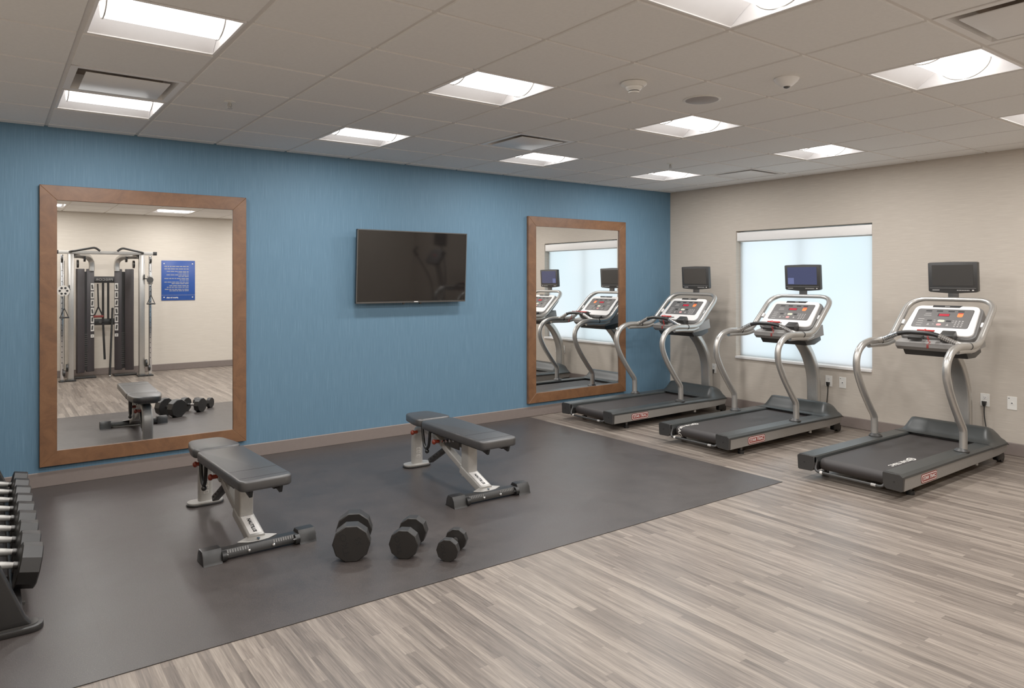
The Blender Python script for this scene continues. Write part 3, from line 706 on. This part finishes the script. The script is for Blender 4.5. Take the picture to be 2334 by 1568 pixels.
# ------------------------------------------------------------------ benches
def bench(label, loc, rz, stripes):
    """origin on the floor under the middle of the front tube; the bench runs back along +y"""
    t = thing('adjustable_bench', label, 'weight bench', loc, rz, group='adjustable weight benches')
    def pad(wf, wb, y0, y1, zt, th, r, name, cut=(), rb=None):
        m = MB(); o = fillet([(-wf, y0, 0), (wf, y0, 0), (wb, y1, 0), (-wb, y1, 0)], r, 6, True)
        if rb: 
            o = fillet([(-wf, y0, 0), (wf, y0, 0), (wf, y0 + .1, 0), (wb, y1, 0), (-wb, y1, 0), (-wf, y0 + .1, 0)], rb, 6, True)
        m.prism([(p.x, p.y) for p in o], th, M_['vinyl'], Matrix.Translation((0, 0, zt - th)), bev=.014, seg=3)
        for yc in cut: m.box((0, yc, zt - .0006), (2 * wf - .03, .006, .0024), M_['engrave'])
        m.box((0, (y0+y1)/2, zt - th - .004), (1.6 * min(wf, wb), (y1 - y0) * .86, .012), M_['black'])
        m.build(name, t)
    pad(.152, .150, -.145, .765, .452, .062, .055, 'back_pad', cut=(-.075, .10))
    pad(.152, .112, .785, 1.115, .456, .06, .05, 'seat_pad', rb=.07)
    # stays under the pad ends
    m = MB()
    for s in (-1, 1):
        m.prism([(-.13, .392), (.10, .392), (-.06, .362), (-.115, .35)], .02, M_['black'], fr((s * .085 - .01, 0, 0), (0, 1, 0), (0, 0, 1)), bev=.003)
        m.box((s * .075, .33, .376), (.03, .8, .028), M_['black'])
    m.build('pad_bracket', t)
    # diagonal beam: a wide printed foot section and a slimmer tube up to the pads; front post
    A, B = V((0, .045, .052)), V((0, .325, .148)); up = (B - A).normalized(); nrm = V((1, 0, 0)).cross(up)
    m = MB(); m.tube([A, B], 1, M_['silver2'], sec=rrect(.098, .06, .01), up=(1, 0, 0))
    S0 = fr(A.lerp(B, .40) + nrm * .0302, (1, 0, 0), up)
    m.prism(rrect(.07, .20, .004), .0006, M_['white'], S0)
    q = fr(A.lerp(B, .33) + nrm * .0312, (1, 0, 0), up) @ Matrix.Rotation(-PI/2, 4, 'Z')
    m.text('NAUTILUS', .029, M_['engrave'], q, bold=.0012)
    q2 = fr(A.lerp(B, .70) + nrm * .0312, (1, 0, 0), up)
    m.tube([q2 @ V(((.006 + .0011*k) * math.cos(k * .6), (.005 + .0009*k) * math.sin(k * .6), .0005)) for k in range(18)], .0022, M_['logoblue'], 6)
    m.build('diagonal_beam', t, 'silver beam with printed lettering')
    m = MB(); m.tube([V((0, .27, .125)), V((0, .50, .212)), V((0, .74, .318))], 1, M_['silver2'], sec=rrect(.058, .05, .01), up=(1, 0, 0)); m.build('support_tube', t)
    m = MB(); m.prism(rrect(.085, .10, .012), .30, M_['silver2'], Matrix.Translation((0, .268, .10))); m.build('front_post', t)
    # front floor tube with rubber ends
    tz = [(-.066, 0), (.066, 0), (.058, .014), (.05, .05), (.03, .076), (-.03, .076), (-.05, .05), (-.058, .014)]
    m = MB(); tb = [(-.044, .014), (.044, .014), (.042, .036), (.026, .058), (-.026, .058), (-.042, .036)]
    m.prism(tb, .5, M_['satin'], fr((-.25, 0, 0), (0, 1, 0), (0, 0, 1)), bev=.003, seg=1)
    for k in range(10):
        for s in (-1, 1): m.box((s * (.075 + .014 * k), -.0345, .0475), (.006, .018, .003), M_['gunmetal'], rot=(math.radians(56), 0, 0))
    for x in (-.205, -.07, .07, .205): m.sph((x, -.0425, .030), .010, M_['chrome'], n=10)
    m.build('floor_tube', t)
    for s in (-1, 1):
        m = MB(); m.prism(tz, .105, M_['satin'], fr((s * .2725 - .0525 if s > 0 else -.325, 0, 0), (0, 1, 0), (0, 0, 1)), bev=.005)
        m.build('end_foot', t)
        m = MB(); m.cyl((s * .195, -.04, .03), (s * .222, -.04, .03), .029, M_['black'], 16); m.cyl((s * .188, -.04, .03), (s * .230, -.04, .03), .008, M_['chrome'], 10); m.build('transport_wheel', t)
    m = MB(); o = [(-.115, 0), (-.06, -.022), (0, -.03), (.06, -.022), (.115, 0), (.05, .03), (-.05, .03)]
    m.prism(o, .007, M_['silver2'], fr((0, .03, .060), (1, 0, 0), (0, 1, .28)), bev=.002, seg=1); m.cyl((0, .012, .062), (0, .01, .070), .01, M_['chrome'], 12); m.build('mount_plate', t)
    # rear post and foot plate
    m = MB(); P = catmull([(0, 1.10, .02), (0, 1.10, .18), (0, 1.085, .26), (0, 1.03, .325), (0, .92, .345), (0, .74, .325), (0, .62, .285)], 6)
    m.tube(P, 1, M_['silver2'], sec=rrect(.094, .055, .02))
    for z in (.09, .125, .15): m.box((.0, 1.0715, z), (.034, .002, .02), M_['print']); m.box((.0, 1.0705, z), (.026, .002, .014), M_['silver2'])
    m.build('rear_post', t)
    m = MB(); m.prism(rrect(.235, .115, .055), .014, M_['silver2'], Matrix.Translation((0, 1.10, .014)), bev=.003); m.build('foot_plate', t)
    m = MB(); m.prism(rrect(.245, .125, .06), .014, M_['urethane'], Matrix.Translation((0, 1.10, 0)), bev=.003); m.build('foot_pad', t)
    # black adjuster link, strap loop, knobs
    m = MB(); m.box((.0, .74, .165), (.045, .038, .28), M_['dkplastic'], rot=(math.radians(60), 0, 0), bev=.006)
    for k in range(3): m.cyl((-.026, .72 + .05*k, .177 - .029*k), (.026, .72 + .05*k, .177 - .029*k), .006, M_['engrave'], 8)
    m.build('adjuster_link', t)
    m = MB(); m.tube(fillet([(-.11, .80, .395), (-.11, .77, .26), (-.11, .73, .225), (-.11, .69, .26), (-.11, .67, .385)], .05, 5), .012, M_['black'], 10); m.sph((-.11, .72, .215), .018, M_['black'], n=10); m.build('pull_handle', t)
    for (y, z, mm) in ((.64, .30, M_['knob']), (1.0, .31, M_['knob'])):
        m = MB(); m.cyl((-.05, y, z), (-.085, y, z), .014, mm, 12); m.sph((-.092, y, z), .021, mm, (.8, 1, 1), 12); m.build('adjusting_knob', t, 'red knob')
    m = MB()
    for k in range(4): m.cyl((-.05, .42 + .055*k, .345 - .012*k), (.05, .42 + .055*k, .345 - .012*k), .011, M_['chrome'], 10)
    m.box((.03, .47, .315), (.006, .22, .07), M_['gunmetal'], bev=.002); m.box((-.03, .47, .315), (.006, .22, .07), M_['gunmetal'], bev=.002)
    m.build('adjuster_rack', t)
    return t
b1 = bench('black padded silver bench in front of the large mirror', (-6.118, -2.255, .004), math.radians(2.2), True)
b2 = copy_tree(b1, (-4.492, -2.245, .004), math.radians(-.8), 'black padded silver bench in the middle of the rubber floor, below the television')

# ------------------------------------------------------------------ dumbbells
def dumbbell(label, D, total, head, loc, rz, txt, group, n=10, hr=.016, tilt=0., name='dumbbell'):
    """loc: axis centre; axis along local x; the +x face carries the figures"""
    t = thing(name, label, 'dumbbell', loc, rz, group); t.rotation_euler = (0, tilt, rz)
    R = D/2 / math.cos(PI/n); c = .005 * D / .2
    for s in (-1, 1):
        m = MB(); F = fr((s * (total/2 - head), 0, 0), (0, s, 0), (0, 0, 1))
        m.prism(ngon(n, R, PI/2 + PI/n), head, M_['urethane'], F, bev=c, seg=1)
        if txt and s > 0:
            E = F @ Matrix.Translation((0, 0, head + .0002))
            m.text('TKO', D * .24, M_['engrave'], E @ Matrix.Translation((-D * .17, 0, 0)) @ Matrix.Rotation(PI/2 + .2, 4, 'Z'), bold=.0012, sx=1.3)
            if txt != 'plain': m.text(txt, D * .2, M_['engrave'], E @ Matrix.Translation((D * .2, D * .08, 0)) @ Matrix.Rotation(PI/2 + .2, 4, 'Z'), bold=.001, sx=1.2)
        m.build('head', t)
    m = MB(); L = total/2 - head; m.tube([(x * L, 0, 0) for x in (-1, -.72, -.5, -.2, .2, .5, .72, 1)], hr, M_['chrome'] if txt else M_['silver2'], 14, rs=[.9, .9, 1., 1.08, 1.08, 1., .9, .9])
    for s in (-1, 1): m.cyl((s * L * .78, 0, 0), (s * L, 0, 0), hr * 1.05, M_['gunmetal'], 14)
    m.build('handle', t)
    return t
def floor_bell(label, D, total, head, face, ang, txt):
    a = math.radians(ang); d = V((math.cos(a), math.sin(a), 0)); c = V((face[0], face[1], 0)) + d * (total/2)
    dumbbell(label, D, total, head, (c.x, c.y, .004 + D/2), a + PI, txt, 'dumbbells on the rubber floor')
floor_bell('largest of three dumbbells on the rubber floor, marked 55', .2, .30, .085, (-5.757, -2.735), 62.5, '55')
floor_bell('middle-sized of three dumbbells on the rubber floor', .162, .27, .066, (-5.505, -2.87), 48, 'plain')
floor_bell('smallest of three dumbbells on the rubber floor', .122, .215, .045, (-5.325, -3.045), 42, 'plain')

# ------------------------------------------------------------------ dumbbell rack
def rack():
    t = thing('dumbbell_rack', 'black steel dumbbell rack standing beside the large mirror', 'dumbbell rack', (-7.48, -1.5, .004))
    for y in (-1.08, 1.10):
        m = MB(); m.prism([(-.24, .03), (.255, .03), (.232, .06), (-.12, .98), (-.24, .98), (-.30, .9)], .07, M_['satin'], fr((0, y + .035, 0), (1, 0, 0), (0, 0, 1)), bev=.01); m.build('end_frame', t)
        m = MB(); m.prism(rrect(.6, .12, .055), .028, M_['urethane'], Matrix.Translation((0, y, 0)), bev=.006); m.prism(rrect(.56, .085, .04), .004, M_['gunmetal'], Matrix.Translation((0, y, .028))); m.build('foot', t)
    for z, x in ((.090, .128), (.47, -.01), (.80, -.14)):
        m = MB()
        for dx, dz in ((-.115, .024), (.07, -.015)):
            m.box((x + dx, .01, z + dz), (.045, 2.12, .03), M_['satin'], rot=(0, .22, 0), bev=.004)
        for k in range(6): m.box((x, -.9 + .36*k, z - .014), (.22, .02, .014), M_['gunmetal'], rot=(0, .22, 0))
        m.build('shelf_rail', t)
    n = 9
    words = ['nearest', 'second', 'third', 'fourth', 'fifth', 'sixth', 'seventh', 'eighth', 'farthest']
    for k in range(n):
        D = .200 - .0045 * k; y = -2.31 + .2075 * k; total = .34 - .005*k; head = .088 - .001*k
        lb = ('nearest dumbbell on the rack, the biggest of the row, next to the end frame' if k == 0 else 'farthest dumbbell on the rack, closest to the blue wall' if k == 8 else '%s dumbbell on the rack, counted from the camera end' % words[k])
        xo = -7.186 - total/2 * math.cos(.21)
        dumbbell(lb, D, total, head, (xo, y, .192 + total/2 * .21), 0, '', 'dumbbells on the rack', hr=.0165, tilt=.21)
rack()

# ------------------------------------------------------------------ cable machine by the front wall (seen in the large mirror)
def cable_machine():
    t = thing('cable_machine', 'silver dual cable machine with dark weight shrouds, seen in the large mirror', 'cable machine', (-5.845, -7.05, 0))
    fy = .26      # front (towards +y)
    m = MB(); m.box((.0, fy, 2.04), (1.36, .06, .055), M_['silver2'], bev=.008)
    for s in (-1, 1): m.box((s * .70, fy, 2.04), (.06, .07, .06), M_['black'], bev=.006)
    m.build('top_bar', t)
    for s in (-1, 1):
        m = MB(); m.box((s * .505, fy - .03, 1.01), (.085, .12, 2.02), M_['silver'], bev=.012); m.box((s * .505, fy - .03, .012), (.14, .2, .024), M_['black'], bev=.004); m.build('column', t)
        m = MB(); m.box((s * .625, fy + .02, 1.0), (.045, .05, 2.0), M_['chrome'], bev=.004)
        for k in range(18): m.box((s * .625, fy + .046, .3 + .085*k), (.012, .002, .014), M_['engrave'])
        m.box((s * .625, fy + .02, .01), (.09, .12, .02), M_['black'], bev=.004); m.build('guide_rail', t)
        m = MB()   # weight shroud: two panels with a dark gap
        m.box((s * .205, -.10, .94), (.115, .05, 1.69), M_['shroud'], rot=(0, 0, s * .25), bev=.01)
        m.box((s * .355, .02, .94), (.13, .05, 1.69), M_['shroud'], rot=(0, 0, s * .55), bev=.01)
        m.box((s * .28, -.08, .93), (.05, .04, 1.62), M_['engrave'])
        for k in range(16): m.box((s * .27, -.055, .2 + .034*k), (.05, .01, .014), M_['gunmetal'])
        m.build('weight_shroud', t)
        m = MB()
        for k in range(7): m.box((s * .175, -.073 if s > 0 else -.073, 1.49 - .135*k), (.05, .003, .115 if k < 6 else .05), M_['print'], rot=(0, 0, s * .25)); m.box((s * .176, -.0712, 1.49 - .135*k), (.024, .003, .07 if k < 6 else .01), M_['dkplastic'], rot=(0, .12 * (k % 3 - 1), s * .25))
        m.build('instruction_decal', t, 'white instruction panels on the shroud')
        m = MB(); m.tube(catmull([(s * .185, -.10, 1.75), (s * .182, -.10, 1.85), (s * .20, -.08, 1.93), (s * .26, .0, 1.985), (s * .36, .12, 2.0), (s * .46, .22, 2.0)], 6), 1, M_['silver'], sec=rrect(.085, .085, .02)); m.build('arch', t)
        m = MB(); m.box((s * .30, -.08, .015), (.34, .26, .03), M_['black'], bev=.006); m.build('base_plate', t)
        m = MB(); P = [(s * .52, fy + .03, 2.045), (s * .5, fy + .10, 2.05), (s * .19, fy + .20, 2.115), (s * .12, fy + .20, 2.06)]
        m.tube(fillet(P, .04, 5), .017, M_['black'], 10); m.build('pull_up_grip', t, 'black bent pull-up grip')
        for (x, y, z, r) in ((s * .30, .08, 1.95, .055), (s * .40, .14, 1.86, .065), (s * .625, fy + .05, 1.93, .055), (s * .56, fy + .06, .22, .06), (s * .60, fy + .08, .14, .05)):
            m = MB(); m.cyl((x - .014, y, z), (x + .014, y, z), r, M_['black'], 20); m.cyl((x - .016, y, z), (x + .016, y, z), .014, M_['gunmetal'], 10); m.build('pulley', t)
        # carriage with swivel pulley and cable
        zc = 1.43 if s < 0 else 1.60
        m = MB(); m.box((s * .625, fy + .03, zc), (.07, .09, .14), M_['silver2'], bev=.008); m.box((s * .56, fy + .07, zc + .02), (.09, .02, .02), M_['black'], bev=.004); m.box((s * .53, fy + .07, zc + .05), (.02, .02, .08), M_['black'], bev=.004); m.build('carriage', t)
        m = MB(); mm = M_['print'] if s < 0 else M_['gunmetal']; m.cyl((s * .61, fy + .10, zc), (s * .61, fy + .125, zc), .085 if s < 0 else .05, mm, 28)
        if s < 0:
            for k in range(6): m.cyl((s * .61 + .05 * math.cos(k * PI/3), fy + .124, zc + .05 * math.sin(k * PI/3)), (s * .61 + .05 * math.cos(k * PI/3), fy + .1275, zc + .05 * math.sin(k * PI/3)), .017, M_['engrave'], 12)
        m.build('swivel_pulley', t)
        m = MB(); m.cyl((s * .60, fy + .11, zc), (s * .60, fy + .11, 1.9), .004, M_['black'], 6); m.cyl((s * .60, fy + .11, .2), (s * .60, fy + .11, zc - .05), .004, M_['black'], 6); m.build('cable', t)
    m = MB(); m.box((0, -.12, 1.606), (.36, .05, .108), M_['satin'], bev=.006); m.text('PRECOR', .056, M_['dimprint'], fr((0, -.0945, 1.606), (-1, 0, 0), (0, 0, 1)), bold=.0, sx=1.2); m.build('upper_crossbar', t)
    m = MB(); m.box((0, -.12, .906), (.36, .05, .105), M_['satin'], bev=.006)
    for x in (-.06, .1): m.cyl((x, -.096, .906), (x, -.092, .906), .022, M_['gunmetal'], 14)
    m.build('lower_crossbar', t)
    return t
cable_machine()
def cable_bits():
    ox, oy = -5.845, -7.05
    def stirrup(lb, p, h, grp):
        t = thing('stirrup_handle', lb, 'cable handle', p, group=grp)
        m = MB(); m.tube([(0, 0, 0), (0, 0, -h)], .006, M_['web'], 8)
        for s in (-1, 1): m.tube([(0, 0, -h), (s * .055, 0, -h - .14)], .006, M_['web'], 8)
        m.build('strap', t); m = MB(); m.cyl((-.065, 0, -h - .145), (.065, 0, -h - .145), .013, M_['black'], 12); m.build('grip', t); return t
    stirrup('triangular strap handle hanging from the pulley with the white disc', (ox - .60, oy + .40, 1.36), .2, 'cable handles')
    stirrup('triangular strap handle hanging from the pulley beside the blue sign', (ox + .62, oy + .40, 1.53), .18, 'cable handles')
    t = thing('stirrup_handle', 'black strap handle with red grip hanging under the lettered crossbar', 'cable handle', (ox - .10, oy - .055, 1.54), group='cable handles')
    m = MB(); m.tube([(0, 0, 0), (.01, 0, -.38)], .011, M_['web'], 8)
    for s in (-1, 1): m.tube([(.01, 0, -.38), (.01 + s * .06, 0, -.53)], .011, M_['web'], 8)
    m.build('strap', t); m = MB(); m.cyl((-.06, 0, -.54), (.08, 0, -.54), .02, M_['dkred'], 12); m.build('grip', t)
    m = MB(); m.box((0, 0, -.33), (.035, .006, .68), M_['web']); m.box((.012, 0, -.97), (.034, .006, .62), M_['web'], rot=(0, -.04, 0)); o = m.build('hanging_strap'); o.location = (ox - .02, oy - .088, 1.56)
    tag(o, 'longer of two black straps hanging from the lettered crossbar', 'strap', 'straps on the cable machine')
    m = MB(); m.box((0, 0, -.3), (.034, .006, .62), M_['web']); o = m.build('hanging_strap'); o.location = (ox + .055, oy - .088, 1.56)
    tag(o, 'shorter of two black straps hanging from the lettered crossbar', 'strap', 'straps on the cable machine')
    t = thing('cable_bar', 'long black bar leaning against the cable machine crossbars', 'exercise bar', (ox + .06, oy + .06, 0))
    m = MB(); a, b = V((0, 0, .02)), V((.055, -.125, 1.12)); m.cyl(a, b, .017, M_['black'], 12); m.build('shaft', t)
    m = MB(); m.sph(a, .02, M_['chrome'], n=10); m.sph(b, .02, M_['black'], n=10); m.build('end_cap', t)
    # blue rules sign
    t = thing('rules_sign', 'blue rules sign screwed to the beige wall beside the cable machine', 'sign', (-4.656, YF, 1.593))
    A = fr((0, 0, 0), (-1, 0, 0), (0, 0, 1)); m = MB()
    m.box((0, 0, .006), (.555, .71, .008), M_['signblue'], bev=.002, M=A); m.box((0, -.262, .0105), (.545, .003, .001), M_['dimprint'], M=A)
    rnd = random.Random(3); y = .25
    for k, wd in enumerate([.39, .39, .35, .17, .36, .16, .39, .14, .39, .27, .31, .35, .40, .31]):
        x = -.17
        while x < -.17 + wd:
            q = rnd.uniform(.025, .07); q = min(q, -.17 + wd - x + .01); m.box((x + q/2, y, .0105), (q, .011 if k > 1 else .014, .001), M_['dimprint'], M=A); x += q + .01
        y -= .044 if k in (0, 1) else .027 if k % 2 == 0 else .037
    m.text('please be safe', .034, M_['print'], A @ Matrix.Translation((.1, -.305, .0105)), bold=.0008); m.build('panel', t)
    m = MB()
    for x in (-.235, .235):
        for y in (-.3, .3): m.cyl((x, y, .009), (x, y, .015), .010, M_['print'], 12, M=A)
    m.build('screw_cap', t)
cable_bits()

# ------------------------------------------------------------------ elliptical next in the cardio row (seen as a reflection in the television)
def elliptical(label, loc):
    t = thing('elliptical_trainer', label, 'elliptical machine', loc)
    m = MB(); m.tube(fillet([(-.95, 0, .07), (.2, 0, .07), (.62, 0, .10)], .1), 1, M_['gunmetal'], sec=rrect(.08, .09, .015)); m.build('base_rail', t)
    for x, n in ((-.95, 'rear_stabilizer'), (.66, 'front_stabilizer')):
        m = MB(); m.cyl((x, -.33, .05), (x, .33, .05), .04, M_['satin'], 16); m.build(n, t)
    m = MB(); o = catmull([(.18, .12, 0), (.2, .42, 0), (.36, .62, 0), (.58, .6, 0), (.76, .4, 0), (.74, .16, 0), (.5, .09, 0)], 6, True)
    m.prism([(p.x, p.y) for p in o], .24, M_['cover'], fr((0, .12, 0), (1, 0, 0), (0, 0, 1)), bev=.03, seg=3); m.build('flywheel_housing', t)
    m = MB(); m.tube(catmull([(.50, 0, .5), (.44, 0, .9), (.36, 0, 1.22), (.30, 0, 1.38)], 6), 1, M_['silver'], sec=rrect(.09, .12, .025)); m.build('mast', t)
    F = fr((.27, 0, 1.46), (0, -1, 0), (.55, 0, .83)); m = MB(); m.prism(rrect(.46, .30, .06), .07, M_['console'], F @ Matrix.Translation((0, 0, -.05)), bev=.015)
    m.prism(rrect(.36, .2, .02), .004, M_['overlay'], F @ Matrix.Translation((0, 0, .02))); m.box((0, .02, .025), (.1, .035, .002), M_['led'], M=F); m.build('console', t)
    R = fr((.36, 0, 1.80), (0, -1, 0), (0, 0, 1)); m = MB(); m.box((0, 0, 0), (.41, .27, .045), M_['dkplastic'], bev=.012, M=R); m.box((0, .01, .023), (.34, .19, .002), M_['tvdark'], M=R); m.box((0, -.2, -.02), (.06, .16, .03), M_['silver'], M=R); m.build('television', t)
    for s in (-1, 1):
        d = .14 * s
        m = MB(); m.tube(catmull([(.30 - d, s * .27, .42), (.36 - d * .4, s * .28, .78), (.34, s * .29, 1.05), (.22 + d * .6, s * .30, 1.35), (.12 + d, s * .27, 1.55), (.14 + d, s * .2, 1.62)], 6), .022, M_['silver'], 12); m.build('swing_arm', t)
        m = MB(); m.tube(catmull([(.16 + d * .75, s * .282, 1.46), (.12 + d, s * .27, 1.55), (.14 + d, s * .2, 1.62)], 4), .027, M_['black'], 12); m.build('hand_grip', t)
        m = MB(); m.tube([(.31 - d, s * .27, .40), (-.2 - d, s * .22, .27 + d * .4), (-.86, s * .20, .14)], .026, M_['silver'], 12); m.build('pedal_arm', t)
        m = MB(); m.box((-.12 - d, s * .21, .31 + d * .4), (.40, .16, .03), M_['black'], rot=(0, -.12, 0), bev=.012); m.box((.07 - d, s * .21, .345 + d * .4), (.04, .16, .07), M_['black'], bev=.01); m.build('pedal', t)
        m = MB(); m.cyl((-.86, s * .17, .14), (-.86, s * .23, .14), .045, M_['black'], 18); m.build('roller', t)
    return t
elliptical('dark elliptical machine seen only as a reflection in the wall television', (-1.05, -5.15, 0))

# ------------------------------------------------------------------ camera, world, colour
cd = bpy.data.cameras.new('camera'); cam = bpy.data.objects.new('camera', cd); col.objects.link(cam)
cam.location = CAM; yaw = .6331
cam.rotation_euler = (PI/2, 0, -yaw)
cd.sensor_fit = 'HORIZONTAL'; cd.sensor_width = 36; cd.lens = 36 * 1621.0 / 2334; cd.shift_y = -(784 - 635.73) / 2334
cd.clip_start = .02
scene.camera = cam
w = bpy.data.worlds.new('daylight'); scene.world = w; w.use_nodes = True
bg = w.node_tree.nodes['Background']; bg.inputs[0].default_value = (.86, .95, 1., 1); bg.inputs[1].default_value = 1.35
scene.view_settings.view_transform = 'Standard'; scene.view_settings.look = 'None'; scene.view_settings.exposure = 0.; scene.view_settings.gamma = 1.25
scene.cycles.use_denoising = True
scene.cycles.max_bounces = 10; scene.cycles.diffuse_bounces = 6; scene.cycles.glossy_bounces = 5; scene.cycles.transmission_bounces = 4
scene.cycles.sample_clamp_indirect = 8.
scene.cycles.caustics_reflective = False; scene.cycles.caustics_refractive = False
